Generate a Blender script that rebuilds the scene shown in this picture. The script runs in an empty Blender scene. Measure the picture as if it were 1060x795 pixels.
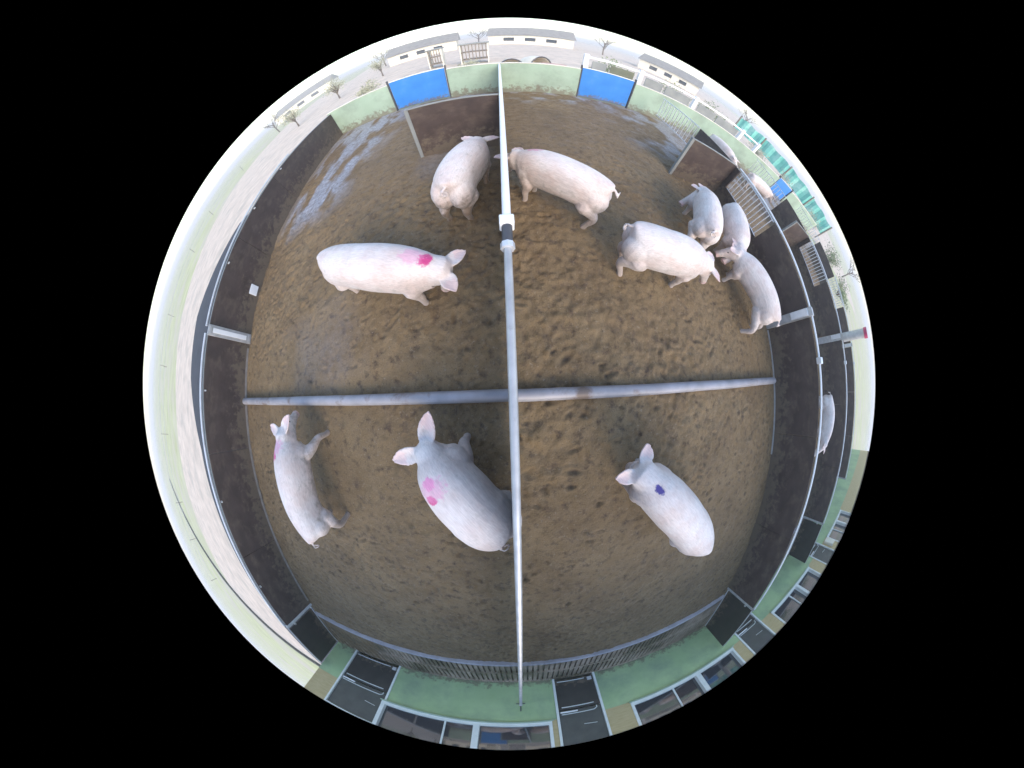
import bpy, bmesh, math, random
import numpy as np
from mathutils import Matrix, Vector
R_ = math.radians
sc = bpy.context.scene
col = sc.collection
random.seed(7)
rng = np.random.default_rng(11)

# ------------------------------------------------------------------ camera (round fisheye hanging over the pens)
CAM_H = 2.1
cam = bpy.data.cameras.new('camera'); cam_o = bpy.data.objects.new('camera', cam); col.objects.link(cam_o); sc.camera = cam_o
A_, B_, C_ = .045, .013, -.053
def rotm(a, b, c):
    return (Matrix.Rotation(c, 3, 'Z') @ Matrix.Rotation(a, 3, 'X') @ Matrix.Rotation(b, 3, 'Y'))
mw = rotm(A_, B_, C_).to_4x4(); mw.translation = (0, 0, CAM_H); cam_o.matrix_world = mw
cam.type = 'PANO'; cam.panorama_type = 'FISHEYE_LENS_POLYNOMIAL'
cam.sensor_width = 36; cam.sensor_fit = 'HORIZONTAL'
cam.fisheye_polynomial_k0 = 0; cam.fisheye_polynomial_k1 = -1.60 / (380 * 36 / 1060)
cam.fisheye_polynomial_k2 = 0; cam.fisheye_polynomial_k3 = 0; cam.fisheye_polynomial_k4 = 0
cam.fisheye_fov = 2 * 1.60 * 379 / 380
cam.shift_x = 3 / 1060
cam.clip_start = .02; cam.clip_end = 3000

# ------------------------------------------------------------------ sky, sun, exposure
SUN_EL, SUN_AZ = R_(30), R_(-74)          # azimuth measured from +x: the sun stands behind the barn
world = bpy.data.worlds.new('World'); sc.world = world; world.use_nodes = True
wt = world.node_tree; bg = wt.nodes['Background']
sky = wt.nodes.new('ShaderNodeTexSky'); sky.sky_type = 'NISHITA'; sky.sun_disc = False
sky.sun_elevation = SUN_EL; sky.sun_rotation = R_(90) - SUN_AZ
sky.air_density = 1.0; sky.dust_density = 1.2; sky.ozone_density = 0
wt.links.new(sky.outputs[0], bg.inputs[0]); bg.inputs[1].default_value = .15
sun = bpy.data.lights.new('sun', 'SUN'); sun.energy = .75; sun.angle = R_(40); sun.color = (1, .90, .78)
sun_o = bpy.data.objects.new('sun', sun); col.objects.link(sun_o)
sd = Vector((math.cos(SUN_AZ) * math.cos(SUN_EL), math.sin(SUN_AZ) * math.cos(SUN_EL), math.sin(SUN_EL)))
sun_o.rotation_euler = sd.to_track_quat('Z', 'Y').to_euler(); sun_o.location = (0, -40, 30)
sc.view_settings.view_transform = 'Standard'; sc.view_settings.look = 'None'
sc.view_settings.exposure = 1.5; sc.view_settings.gamma = 1
sc.render.film_transparent = False

# ------------------------------------------------------------------ materials
MATS = {}
def mat(name, c1, c2=None, scale=6, rough=.7, metal=0, bump=0, bscale=60, detail=6, spec=.5, streak=None,
        c3=None, s3=2, t3=(.55, .7), coat=0, splash=0):
    """Principled with a two colour noise, an optional stain colour, and fine bump."""
    if name in MATS: return MATS[name]
    m = bpy.data.materials.new(name); m.use_nodes = True; MATS[name] = m
    nt = m.node_tree; N = nt.nodes; L = nt.links; p = N['Principled BSDF']
    p.inputs['Roughness'].default_value = rough; p.inputs['Metallic'].default_value = metal
    p.inputs['Specular IOR Level'].default_value = spec; p.inputs['Coat Weight'].default_value = coat
    tc = N.new('ShaderNodeTexCoord'); mp = N.new('ShaderNodeMapping'); L.new(tc.outputs['Object'], mp.inputs[0])
    if streak: mp.inputs['Scale'].default_value = streak
    out = None
    if c2:
        n = N.new('ShaderNodeTexNoise'); n.inputs['Scale'].default_value = scale; n.inputs['Detail'].default_value = detail
        L.new(mp.outputs[0], n.inputs['Vector'])
        r = N.new('ShaderNodeValToRGB'); r.color_ramp.elements[0].position = .32; r.color_ramp.elements[1].position = .68
        r.color_ramp.elements[0].color = (*c1, 1); r.color_ramp.elements[1].color = (*c2, 1)
        L.new(n.outputs[0], r.inputs[0]); out = r.outputs[0]
        if c3:
            n3 = N.new('ShaderNodeTexNoise'); n3.inputs['Scale'].default_value = s3; n3.inputs['Detail'].default_value = 8
            n3.inputs['Roughness'].default_value = .65
            L.new(mp.outputs[0], n3.inputs['Vector'])
            mr = N.new('ShaderNodeMapRange'); mr.inputs[1].default_value = t3[0]; mr.inputs[2].default_value = t3[1]
            L.new(n3.outputs[0], mr.inputs[0])
            mx = N.new('ShaderNodeMix'); mx.data_type = 'RGBA'; L.new(mr.outputs[0], mx.inputs[0])
            L.new(out, mx.inputs[6]); mx.inputs[7].default_value = (*c3, 1); out = mx.outputs[2]
        if splash:
            sz = N.new('ShaderNodeSeparateXYZ'); L.new(tc.outputs['Object'], sz.inputs[0])
            zr = N.new('ShaderNodeMapRange'); L.new(sz.outputs[2], zr.inputs[0]); zr.inputs[1].default_value = splash; zr.inputs[2].default_value = 0; zr.inputs[3].default_value = -.12; zr.inputs[4].default_value = .22
            ns = N.new('ShaderNodeTexNoise'); ns.inputs['Scale'].default_value = 7; ns.inputs['Detail'].default_value = 9; ns.inputs['Roughness'].default_value = .72; L.new(tc.outputs['Object'], ns.inputs['Vector'])
            ad = N.new('ShaderNodeMath'); L.new(ns.outputs[0], ad.inputs[0]); L.new(zr.outputs[0], ad.inputs[1])
            fr = N.new('ShaderNodeMapRange'); L.new(ad.outputs[0], fr.inputs[0]); fr.inputs[1].default_value = .54; fr.inputs[2].default_value = .66; fr.inputs[4].default_value = .75
            sx = N.new('ShaderNodeMix'); sx.data_type = 'RGBA'; L.new(fr.outputs[0], sx.inputs[0]); L.new(out, sx.inputs[6]); sx.inputs[7].default_value = (.15, .115, .08, 1); out = sx.outputs[2]
        L.new(out, p.inputs['Base Color'])
    else:
        p.inputs['Base Color'].default_value = (*c1, 1)
    if bump:
        nb = N.new('ShaderNodeTexNoise'); nb.inputs['Scale'].default_value = bscale; nb.inputs['Detail'].default_value = 5
        L.new(mp.outputs[0], nb.inputs['Vector'])
        b = N.new('ShaderNodeBump'); b.inputs['Strength'].default_value = bump; b.inputs['Distance'].default_value = .01
        L.new(nb.outputs[0], b.inputs['Height']); L.new(b.outputs[0], p.inputs['Normal'])
    return m

M = dict(
    board=lambda: mat('dark_board', (.042, .026, .023), (.070, .047, .040), 3, .6, bump=.25, bscale=40, streak=(1, 1, 1.6), c3=(.15, .11, .08), s3=2.6, t3=(.50, .82), splash=.7),
    board_black=lambda: mat('black_board', (.018, .017, .015), (.032, .029, .025), 4, .5, bump=.1, c3=(.06, .05, .035), s3=3, t3=(.6, .9), splash=.5),
    steel=lambda: mat('galvanised_steel', (.40, .40, .41), (.54, .54, .55), 9, .42, metal=.35, bump=.05, c3=(.25, .22, .2), s3=5, t3=(.62, .8)),
    steel_pale=lambda: mat('pale_steel', (.62, .63, .66), (.75, .76, .8), 7, .35, metal=.4, bump=.04),
    white=lambda: mat('white_plastic', (.78, .79, .82), (.84, .85, .87), 7, .35, bump=.02),
    dark_rubber=lambda: mat('dark_rubber', (.05, .05, .06), (.08, .08, .09), 9, .5),
    green=lambda: mat('green_wall_paint', (.30, .43, .22), (.37, .50, .27), 1.6, .6, bump=.08, bscale=90, c3=(.20, .28, .19), s3=1.1, t3=(.45, .75), splash=.35),
    green_pale=lambda: mat('pale_green_wall_paint', (.31, .42, .32), (.36, .47, .37), 1.8, .6, bump=.08, bscale=90, c3=(.22, .28, .22), s3=1.3, t3=(.45, .75), splash=.5),
    beige=lambda: mat('tan_wood_panel', (.42, .33, .16), (.50, .40, .22), 5, .6, bump=.1, streak=(1, 1, 5)),
    blue=lambda: mat('blue_sheet', (.025, .19, .58), (.04, .24, .68), 2, .45, bump=.1, c3=(.12, .25, .45), s3=2, t3=(.55, .85), splash=.3),
    concrete=lambda: mat('yard_concrete', (.56, .46, .37), (.72, .60, .49), 1.6, .9, bump=.5, bscale=14, c3=(.42, .37, .30), s3=.7, t3=(.50, .75)),
    dark_ground=lambda: mat('dark_ground', (.03, .032, .042), (.042, .046, .06), 3, .9, bump=.3, bscale=80),
    grass=lambda: mat('field_grass', (.40, .41, .19), (.54, .54, .31), .5, .95, bump=.6, bscale=9, c3=(.50, .45, .36), s3=.16, t3=(.45, .62)),
    wood=lambda: mat('weathered_wood', (.16, .13, .10), (.25, .21, .17), 5, .8, bump=.2, streak=(1, 1, 6)),
    roof=lambda: mat('fibre_cement_roof', (.20, .19, .18), (.28, .27, .25), 2, .85, bump=.2),
    frame=lambda: mat('window_frame', (.62, .66, .66), (.72, .75, .75), 6, .4, bump=.02),
    glass=lambda: mat('window_glass', (.012, .02, .03), rough=.04, spec=1.0, coat=1),
    teal=lambda: mat('turquoise_sheeting', (.08, .42, .36), (.20, .60, .52), 1.2, .5, bump=.3, bscale=4, c3=(.5, .72, .68), s3=.8, t3=(.5, .75)),
    olive=lambda: mat('olive_panel', (.11, .12, .08), (.17, .18, .12), 1.5, .6, bump=.1),
    grey_panel=lambda: mat('grey_panel', (.20, .21, .21), (.28, .29, .28), 2, .6, bump=.1),
    red=lambda: mat('red_plastic', (.40, .03, .10), (.5, .05, .14), 4, .4),
    pink_brick=lambda: mat('pink_brick', (.42, .22, .18), (.55, .33, .28), 6, .8, bump=.2),
    cream=lambda: mat('cream_plastic', (.66, .62, .52), (.76, .72, .62), 3, .5, bump=.05),
    bark=lambda: mat('bark', (.09, .07, .055), (.16, .13, .10), 8, .9, bump=.4),
    leaf=lambda: mat('shrub_leaf', (.10, .15, .05), (.24, .30, .13), 3, .8),
    leaf_pale=lambda: mat('pale_twigs', (.30, .31, .20), (.48, .47, .36), 3, .9),
    eye=lambda: mat('pig_eye', (.015, .01, .01), rough=.15),
)
def mt(k): return M[k]()

# ------------------------------------------------------------------ mesh helpers
class MB:
    """collects boxes, tubes and lofts; build() links them as one mesh object"""
    def __init__(s): s.v = []; s.f = []
    def add(s, v, f):
        o = len(s.v); s.v += [tuple(p) for p in v]; s.f += [tuple(i + o for i in q) for q in f]; return s
    def box(s, x0, x1, y0, y1, z0, z1, b=0.0):
        if b <= 0:
            v = [(x, y, z) for x in (x0, x1) for y in (y0, y1) for z in (z0, z1)]
            f = [(0, 1, 3, 2), (4, 6, 7, 5), (0, 4, 5, 1), (2, 3, 7, 6), (0, 2, 6, 4), (1, 5, 7, 3)]
            return s.add(v, f)
        bm = bmesh.new(); bmesh.ops.create_cube(bm, size=1)
        for w in bm.verts:
            w.co = Vector(((x0 + x1) / 2 + w.co.x * (x1 - x0), (y0 + y1) / 2 + w.co.y * (y1 - y0), (z0 + z1) / 2 + w.co.z * (z1 - z0)))
        bmesh.ops.bevel(bm, geom=bm.edges[:], offset=min(b, .45 * min(abs(x1 - x0), abs(y1 - y0), abs(z1 - z0))), segments=2, profile=.5, affect='EDGES')
        bm.verts.index_update(); s.add([w.co[:] for w in bm.verts], [[w.index for w in f.verts] for f in bm.faces]); bm.free(); return s
    def tube(s, pts, rad, n=12, cap=True):
        pts = [Vector(p) for p in pts]
        rads = rad if hasattr(rad, '__len__') else [rad] * len(pts)
        v = []; f = []; prev = None
        for i, p in enumerate(pts):
            d = (pts[min(i + 1, len(pts) - 1)] - pts[max(i - 1, 0)]).normalized()
            if prev is None:
                u = d.orthogonal().normalized()
            else:
                u = (prev - d * prev.dot(d)).normalized()
            prev = u; w = d.cross(u)
            for k in range(n):
                a = 2 * math.pi * k / n
                v.append(p + (u * math.cos(a) + w * math.sin(a)) * rads[i])
        for i in range(len(pts) - 1):
            for k in range(n):
                a, b = i * n + k, i * n + (k + 1) % n
                f.append((a, b, b + n, a + n))
        if cap:
            f.append(tuple(range(n))[::-1]); f.append(tuple(range((len(pts) - 1) * n, len(pts) * n)))
        return s.add(v, f)
    def build(s, name, material, parent=None, loc=None, smooth=False):
        me = bpy.data.meshes.new(name)
        vs = s.v
        if loc is not None: vs = [(a - loc[0], b - loc[1], c - loc[2]) for a, b, c in vs]
        me.from_pydata(vs, [], s.f); me.update()
        bm = bmesh.new(); bm.from_mesh(me); bmesh.ops.recalc_face_normals(bm, faces=bm.faces); bm.to_mesh(me); bm.free()
        if smooth:
            for p in me.polygons: p.use_smooth = True
            try: me.set_sharp_from_angle(angle=R_(40))
            except Exception: pass
        me.materials.append(material)
        o = bpy.data.objects.new(name, me); col.objects.link(o)
        if parent: o.parent = parent
        if loc is not None: o.location = loc
        return o

def tag(o, label=None, cat=None, group=None, kind=None):
    if label: o['label'] = label
    if cat: o['category'] = cat
    if group: o['group'] = group
    if kind: o['kind'] = kind
    return o
def thing(name, label, cat, loc=(0, 0, 0), rz=0, group=None):
    o = bpy.data.objects.new(name, None); o.empty_display_size = .2; col.objects.link(o)
    o.location = loc; o.rotation_euler = (0, 0, rz)
    return tag(o, label, cat, group)
def copy_tree(o, parent=None):
    c = o.copy(); col.objects.link(c); c.parent = parent
    for ch in list(o.children): copy_tree(ch, c)
    return c

# smooth value noise on arrays
def vnoise(x, y, seed=0):
    def h(i, j):
        n = (i * 374761393 + j * 668265263 + seed * 982451653) & 0xffffffff
        n = ((n ^ (n >> 13)) * 1274126177) & 0xffffffff
        return ((n ^ (n >> 16)) & 0xffff) / 65535.0
    xi = np.floor(x).astype(np.int64); yi = np.floor(y).astype(np.int64); fx = x - xi; fy = y - yi
    fx = fx * fx * (3 - 2 * fx); fy = fy * fy * (3 - 2 * fy)
    a = h(xi, yi); b = h(xi + 1, yi); c = h(xi, yi + 1); d = h(xi + 1, yi + 1)
    return (a * (1 - fx) + b * fx) * (1 - fy) + (c * (1 - fx) + d * fx) * fy - .5
def fbm(x, y, s, o, seed=0):
    r = 0; a = 1
    for k in range(o):
        r = r + a * vnoise(x * s + 17.3 * k, y * s - 9.1 * k, seed + k); a *= .5; s *= 2.03
    return r

# ------------------------------------------------------------------ ground
XL, XR, YK, YG, YT = -4.78, 4.60, -4.95, -6.30, 8.15
X3, X4 = 9.25, 13.9
gm = MB(); gm.add([(-1500, -1500, -.05), (1500, -1500, -.05), (1500, 1500, -.05), (-1500, 1500, -.05)], [(0, 1, 2, 3)])
tag(gm.build('field', mt('grass')), kind='structure')
ym = MB(); ym.add([(-21, -13.3, -.03), (-4.9, -13.3, -.03), (-4.9, 8.6, -.03), (-11, 8.6, -.03), (-11, 60, -.03), (-34, 60, -.03), (-26, 20, -.03), (-22, 6, -.03), (-20, 0, -.03), (-21.5, -6, -.03)], [(0, 1, 2, 3, 4, 5, 6, 7, 8, 9)])
ym.add([(-260, 900, -.03), (-27, 60, -.03), (-11, 60, -.03), (-11, 8.6, -.03), (60, 8.6, -.03), (500, 900, -.03)], [(0, 5, 4, 3, 2, 1)])
tag(ym.build('yard', mt('concrete')), kind='structure')
am = MB(); am.add([(-9.6, -13.3, -.026), (-4.9, -13.3, -.026), (-4.9, 7, -.026), (-10.3, 7, -.026), (-12.9, 3.6, -.026), (-12.4, 1, -.026), (-10.6, -1.6, -.026)], [(0, 1, 2, 3, 4, 5, 6)])  # darker strip of ground outside the left wall, narrowing at both ends
tag(am.build('path', mt('dark_ground')), kind='structure')

def mud_material():
    m = bpy.data.materials.new('pen_mud'); m.use_nodes = True; nt = m.node_tree; N = nt.nodes; L = nt.links
    p = N['Principled BSDF']
    tc = N.new('ShaderNodeTexCoord')
    def noise(s, d, r=.6, sc_=None):
        n = N.new('ShaderNodeTexNoise'); n.inputs['Scale'].default_value = s; n.inputs['Detail'].default_value = d; n.inputs['Roughness'].default_value = r
        if sc_:
            mp = N.new('ShaderNodeMapping'); mp.inputs['Scale'].default_value = sc_; L.new(tc.outputs['Object'], mp.inputs[0]); L.new(mp.outputs[0], n.inputs['Vector'])
        else: L.new(tc.outputs['Object'], n.inputs['Vector'])
        return n.outputs[0]
    def ramp(fac, a, b, p0=.3, p1=.7):
        r = N.new('ShaderNodeValToRGB'); r.color_ramp.elements[0].position = p0; r.color_ramp.elements[1].position = p1
        r.color_ramp.elements[0].color = (*a, 1); r.color_ramp.elements[1].color = (*b, 1); L.new(fac, r.inputs[0]); return r.outputs[0]
    def mix(f, a, b, t='MIX'):
        x = N.new('ShaderNodeMix'); x.data_type = 'RGBA'; x.blend_type = t
        if isinstance(f, float): x.inputs[0].default_value = f
        else: L.new(f, x.inputs[0])
        L.new(a, x.inputs[6])
        if isinstance(b, tuple): x.inputs[7].default_value = (*b, 1)
        else: L.new(b, x.inputs[7])
        return x.outputs[2]
    def rng_(f, a, b):
        x = N.new('ShaderNodeMapRange'); L.new(f, x.inputs[0]); x.inputs[1].default_value = a; x.inputs[2].default_value = b; return x.outputs[0]
    base = ramp(noise(1.3, 7, .65), (.180, .118, .058), (.285, .198, .102))
    base = mix(rng_(noise(9, 6, .7), .52, .68), base, (.085, .055, .036))
    base = mix(rng_(noise(28, 4, .6), .60, .72), base, (.29, .225, .15))
    base = mix(rng_(noise(4.5, 6, .7, (1, 1, 1)), .62, .75), base, (.27, .20, .09))
    base = mix(rng_(noise(75, 5, .75), .57, .66), base, (.060, .042, .028))
    base = mix(rng_(noise(38, 6, .75), .60, .72), base, (.34, .27, .18))
    mo = N.new('ShaderNodeAttribute'); mo.attribute_name = 'painted_shade'  # per-vertex shade painted into the mud colour
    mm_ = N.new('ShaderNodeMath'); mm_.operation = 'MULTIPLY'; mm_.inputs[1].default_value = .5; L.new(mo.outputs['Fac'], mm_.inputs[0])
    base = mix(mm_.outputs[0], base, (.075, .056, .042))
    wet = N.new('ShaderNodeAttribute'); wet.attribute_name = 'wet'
    con = ramp(noise(12, 7, .7), (.14, .13, .13), (.42, .44, .50), .34, .60)  # wet grey concrete, the sky's pale blue reflection painted into its colour
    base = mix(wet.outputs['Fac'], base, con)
    L.new(base, p.inputs['Base Color'])
    r = N.new('ShaderNodeMapRange'); L.new(noise(6, 5), r.inputs[0]); r.inputs[1].default_value = .35; r.inputs[2].default_value = .65
    r.inputs[3].default_value = .55; r.inputs[4].default_value = .9
    mr = N.new('ShaderNodeMix'); mr.data_type = 'FLOAT'; L.new(wet.outputs['Fac'], mr.inputs[0]); L.new(r.outputs[0], mr.inputs[2]); mr.inputs[3].default_value = .38
    L.new(mr.outputs[0], p.inputs['Roughness'])
    p.inputs['Specular IOR Level'].default_value = .4
    b = N.new('ShaderNodeBump'); b.inputs['Strength'].default_value = .7; b.inputs['Distance'].default_value = .02
    L.new(noise(45, 6, .7), b.inputs['Height']); L.new(b.outputs[0], p.inputs['Normal'])
    return m
mud = mud_material()

def mud_floor(name, x0, x1, y0, y1, step, dents=0):
    nx, ny = int((x1 - x0) / step) + 1, int((y1 - y0) / step) + 1
    X, Y = np.meshgrid(np.linspace(x0, x1, nx), np.linspace(y0, y1, ny))
    wx = X + .10 * fbm(X, Y, 3.1, 2, 81); wy = Y + .10 * fbm(X, Y, 3.1, 2, 82)
    Z = .035 * fbm(X, Y, 1.7, 3, 3) + .045 * np.maximum(fbm(wx, wy, 5, 3, 9) - .05, 0) ** 1.1 + .022 * fbm(wx, wy, 15, 3, 21) + .012 * fbm(X, Y, 31, 1, 91)
    # lumpy where the pigs tread most, smoother along the edges
    act = np.clip(.6 + 1.6 * fbm(X, Y, .5, 2, 40), .35, 1.3)
    calm = np.clip((Y - 3.2) / 2.5, 0, 1) * .7
    Z = Z * act * (1 - calm)
    for k in range(dents):
        cx = rng.uniform(x0 + .15, x1 - .15); cy = rng.uniform(y0 + .15, min(y1, 3.5))
        if vnoise(np.array([cx * .8]), np.array([cy * .8]), 77)[0] < -.12: continue
        a = rng.uniform(0, math.pi) if rng.random() < .4 else rng.normal(0, .35)
        k_ = rng.random() ** 2; rx, ry = .028 + .06 * k_ * rng.random() + .015 * rng.random(), rng.uniform(.012, .03); dp = rng.uniform(.008, .028)
        i0, i1 = int((cx - .2 - x0) / step), int((cx + .2 - x0) / step) + 1; j0, j1 = int((cy - .2 - y0) / step), int((cy + .2 - y0) / step) + 1
        i0, j0 = max(i0, 0), max(j0, 0)
        xs, ys = X[j0:j1, i0:i1] - cx, Y[j0:j1, i0:i1] - cy
        u = (xs * math.cos(a) + ys * math.sin(a)) / rx; v = (-xs * math.sin(a) + ys * math.cos(a)) / ry; q = np.sqrt(u * u + v * v)
        Z[j0:j1, i0:i1] += -dp * np.exp(-q ** 2) + dp * .45 * np.exp(-((q - 1.7) / .5) ** 2)
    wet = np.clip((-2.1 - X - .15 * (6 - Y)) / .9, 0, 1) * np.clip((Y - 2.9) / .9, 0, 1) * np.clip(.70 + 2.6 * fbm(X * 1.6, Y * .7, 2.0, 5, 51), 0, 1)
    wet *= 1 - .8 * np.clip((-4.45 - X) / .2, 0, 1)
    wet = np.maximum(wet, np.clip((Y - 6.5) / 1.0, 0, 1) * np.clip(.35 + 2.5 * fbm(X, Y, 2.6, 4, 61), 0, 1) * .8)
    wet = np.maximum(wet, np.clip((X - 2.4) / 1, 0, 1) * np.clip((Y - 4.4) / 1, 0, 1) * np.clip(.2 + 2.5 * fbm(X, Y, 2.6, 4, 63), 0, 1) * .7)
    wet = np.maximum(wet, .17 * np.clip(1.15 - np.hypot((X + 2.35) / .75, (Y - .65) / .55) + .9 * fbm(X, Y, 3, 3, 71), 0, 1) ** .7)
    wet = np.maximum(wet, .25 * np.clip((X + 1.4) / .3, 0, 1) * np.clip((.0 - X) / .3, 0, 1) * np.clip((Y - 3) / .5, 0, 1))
    Z = np.maximum(Z, -.043)
    painted_shade = .42 * np.clip((Y - 1.2) / 3, 0, 1) * np.clip(1.0 + 1.4 * fbm(X, Y, .9, 4, 33), .3, 1) + np.clip(-(Z - .035 * fbm(X, Y, 1.7, 3, 3) * act * (1 - calm)) / .022 - .2, 0, 1)  # shade painted in: upper floor against the soft sun, plus hollows and dents
    n = nx * ny
    me = bpy.data.meshes.new(name)
    me.vertices.add(n); me.vertices.foreach_set('co', np.stack([X, Y, Z], -1).astype(np.float32).ravel())
    idx = np.arange(n).reshape(ny, nx)
    q = np.stack([idx[:-1, :-1], idx[:-1, 1:], idx[1:, 1:], idx[1:, :-1]], -1).reshape(-1, 4)
    me.loops.add(q.size); me.loops.foreach_set('vertex_index', q.ravel().astype(np.int32))
    me.polygons.add(len(q)); me.polygons.foreach_set('loop_start', np.arange(0, q.size, 4, dtype=np.int32)); me.polygons.foreach_set('use_smooth', np.ones(len(q), bool))
    me.update(calc_edges=True)
    at = me.attributes.new('wet', 'FLOAT', 'POINT'); at.data.foreach_set('value', wet.astype(np.float32).ravel())
    painted_shade = np.clip(painted_shade, 0, 1)
    at2 = me.attributes.new('painted_shade', 'FLOAT', 'POINT'); at2.data.foreach_set('value', painted_shade.astype(np.float32).ravel())
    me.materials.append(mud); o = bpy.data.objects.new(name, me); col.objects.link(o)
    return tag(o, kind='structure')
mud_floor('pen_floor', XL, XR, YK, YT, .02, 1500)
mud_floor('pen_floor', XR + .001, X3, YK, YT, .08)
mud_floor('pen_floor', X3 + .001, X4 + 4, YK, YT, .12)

# slatted dunging strip between kerb and barn
sl = MB(); pit = MB()
x = XL
random.seed(3)
while x < X4:
    w = .066 + random.uniform(-.006, .006)
    for (a, b) in ((YK - .60, YK - .07), (YG + .05, YK - .68)):
        sl.box(x, x + w, a + random.uniform(-.01, .01), b + random.uniform(-.01, .01), -.02, .028 + random.uniform(-.004, .004))
    x += .103
for yy in (YK - .68, YG + .0):
    sl.box(XL, X4, yy, yy + .08, -.02, .034)
pit.box(XL, X4, YG, YK - .03, -.16, -.12)
slm = mat('slat_concrete', (.34, .25, .18), (.48, .37, .28), 4, .8, bump=.3, bscale=70, c3=(.15, .12, .07), s3=1.2, t3=(.42, .6))
tag(sl.build('slatted_floor', slm), kind='structure')
tag(pit.build('slatted_floor_pit', mt('dark_ground')), kind='structure')
# muddy cover on the left third of the strip
mc = []
mm = MB(); nxs = 60
vv = []; ff = []
for i in range(nxs + 1):
    for j in range(7):
        xx = XL + i * (2.1 / nxs); yy = YG + .02 + j * (YK - .09 - YG) / 6
        edge = min(1, (1 - i / nxs) * 3.0)
        vv.append((xx, yy, .036 * edge + .012 * math.sin(i * 1.3 + j) * edge + .006 * math.sin(j * 2.7 + i * .6) + (-.03 if i == nxs else 0)))
for i in range(nxs):
    for j in range(6): a = i * 7 + j; ff.append((a, a + 7, a + 8, a + 1))
mm.add(vv, ff); o = mm.build('mud_layer', mud, smooth=True); tag(o, kind='structure')

# kerb rail with its shadow gap
for i, (a, b) in enumerate(((XL + .02, XR - .03), (XR + .06, X3 - .05), (X3 + .05, X4))):
    k = MB(); k.box(a, b, YK - .035, YK + .035, -.03, .085, .012)
    lab = ['long bluish grey kerb rail between mud floor and slatted strip below the two middle pens',
           'grey kerb rail at the foot of the neighbouring pen with the far pig',
           'grey kerb rail in the farthest pen on the right'][i]
    tag(k.build('kerb_rail', mat('kerb_metal', (.40, .38, .42), (.52, .50, .55), 6, .5, metal=.1, bump=.1)), lab, 'kerb', 'kerb rails along the slatted strip')

# ------------------------------------------------------------------ partitions
def bar_pipe(p0, p1, r, n=12): return MB().tube([p0, p1], r, n)
def posts_at(parent, x, ys, h=1.07, w=.05, m='steel_pale'):
    for y in ys:
        b = MB().box(x - w / 2, x + w / 2, y - w / 2, y + w / 2, -.04, h, .005)
        b.build('post', mt(m), parent, smooth=False)

def boards(parent, y0, y1, z0, z1, t=.02, step=1.9):
    n = max(1, round((y1 - y0) / step)); d = (y1 - y0) / n
    for i in range(n):
        k = .002 * ((i * 7) % 3 - 1)
        MB().box(-t + k, t + k, y0 + i * d + (.004 if i else 0), y0 + (i + 1) * d - (.004 if i < n - 1 else 0), z0, z1 - .004 * ((i * 5) % 3), .004).build('wall_panel', mt('board'), parent)
# left outer wall
lw = thing('partition_wall', 'dark brown board wall on the left edge of the mud floor, pale path behind it', 'partition', (XL, 0, 0), 0, 'pen partitions')
lw_parts = []
for (y0, y1) in ((-4.62, 1.10), (1.24, YT - .02)):
    boards(lw, y0, y1, -.03, 1.0)
MB().tube([(-.05, -4.62, 1.05), (-.05, 1.12, 1.05)], .026).build('top_rail', mt('steel_pale'), lw, smooth=True)
MB().tube([(-.04, 1.24, 1.06), (-.03, 5.6, 1.06)], .022).build('top_rail', mt('steel_pale'), lw, smooth=True)
MB().box(-.09, -.022, -4.6, YT, .93, 1.005, .004).build('outer_ledge', mt('grey_panel'), lw)
pb = MB().box(.022, .06, 1.08, 1.26, -.03, 1.03, .006).build('post', mt('steel'), lw)
MB().box(.0605, .075, 1.13, 1.21, .12, .92, .004).build('white_strip', mt('white'), pb)
for z in (.05, .97): MB().box(.0605, .085, 1.10, 1.24, z - .03, z + .03, .006).build('hinge', mt('steel'), pb)
MB().box(-.03, .035, YK + .27, YK + .34, -.03, 1.03, .006).build('post', mt('steel_pale'), lw)
for y in (-3.4, -1.6, .2, 2.4, 3.7, 5.0):
    MB().box(-.03, .07, y - .012, y + .012, .955, .985).build('clip', mt('steel_pale'), lw)
MB().box(.021, .034, -4.5, 1.0, .0, .05, .004).build('base_strip', mat('base_strip', (.2, .18, .16), (.3, .27, .25), 8, .7), lw)
cm = MB().box(.022, .05, 2.02, 2.22, .06, .26, .008); cm.build('white_plate', mt('white'), lw)

# middle partition seen edge-on from the camera; it runs slightly askew
def cxm(y): return .005 + .0195 * y
cw = thing('partition_wall', 'middle partition seen edge-on, a thin pipe-topped wall crossing the whole picture from top to bottom', 'partition', (0, 0, 0), 0, 'pen partitions')
def skew_box(y0, y1, t, z0, z1):
    a, b = cxm(y0), cxm(y1)
    v = [(a - t, y0, z0), (a + t, y0, z0), (b + t, y1, z0), (b - t, y1, z0), (a - t, y0, z1), (a + t, y0, z1), (b + t, y1, z1), (b - t, y1, z1)]
    return MB().add(v, [(0, 3, 2, 1), (4, 5, 6, 7), (0, 1, 5, 4), (1, 2, 6, 5), (2, 3, 7, 6), (3, 0, 4, 7)])
skew_box(YK + .03, .86, .016, .13, .98).build('wall_panel', mt('board'), cw)
skew_box(.95, YT - .03, .016, .03, .98).build('wall_panel', mt('board'), cw)
MB().tube([(cxm(YK), YK, 1.0), (cxm(.84), .84, 1.03)], .0225, 16).build('top_rail', mt('steel'), cw, smooth=True)
MB().tube([(cxm(.96), .96, 1.04), (cxm(YT) , YT - .05, 1.03)], .027, 16).build('white_top_rail', mt('white'), cw, smooth=True)
cp = MB().tube([(cxm(.80), .80, 1.035), (cxm(.99), .99, 1.035)], .031, 16).build('coupling', mt('dark_rubber'), cw, smooth=True)
MB().box(cxm(.98) - .044, cxm(.98) + .044, .955, 1.03, .99, 1.075, .008).build('clamp', mt('white'), cp)
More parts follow.
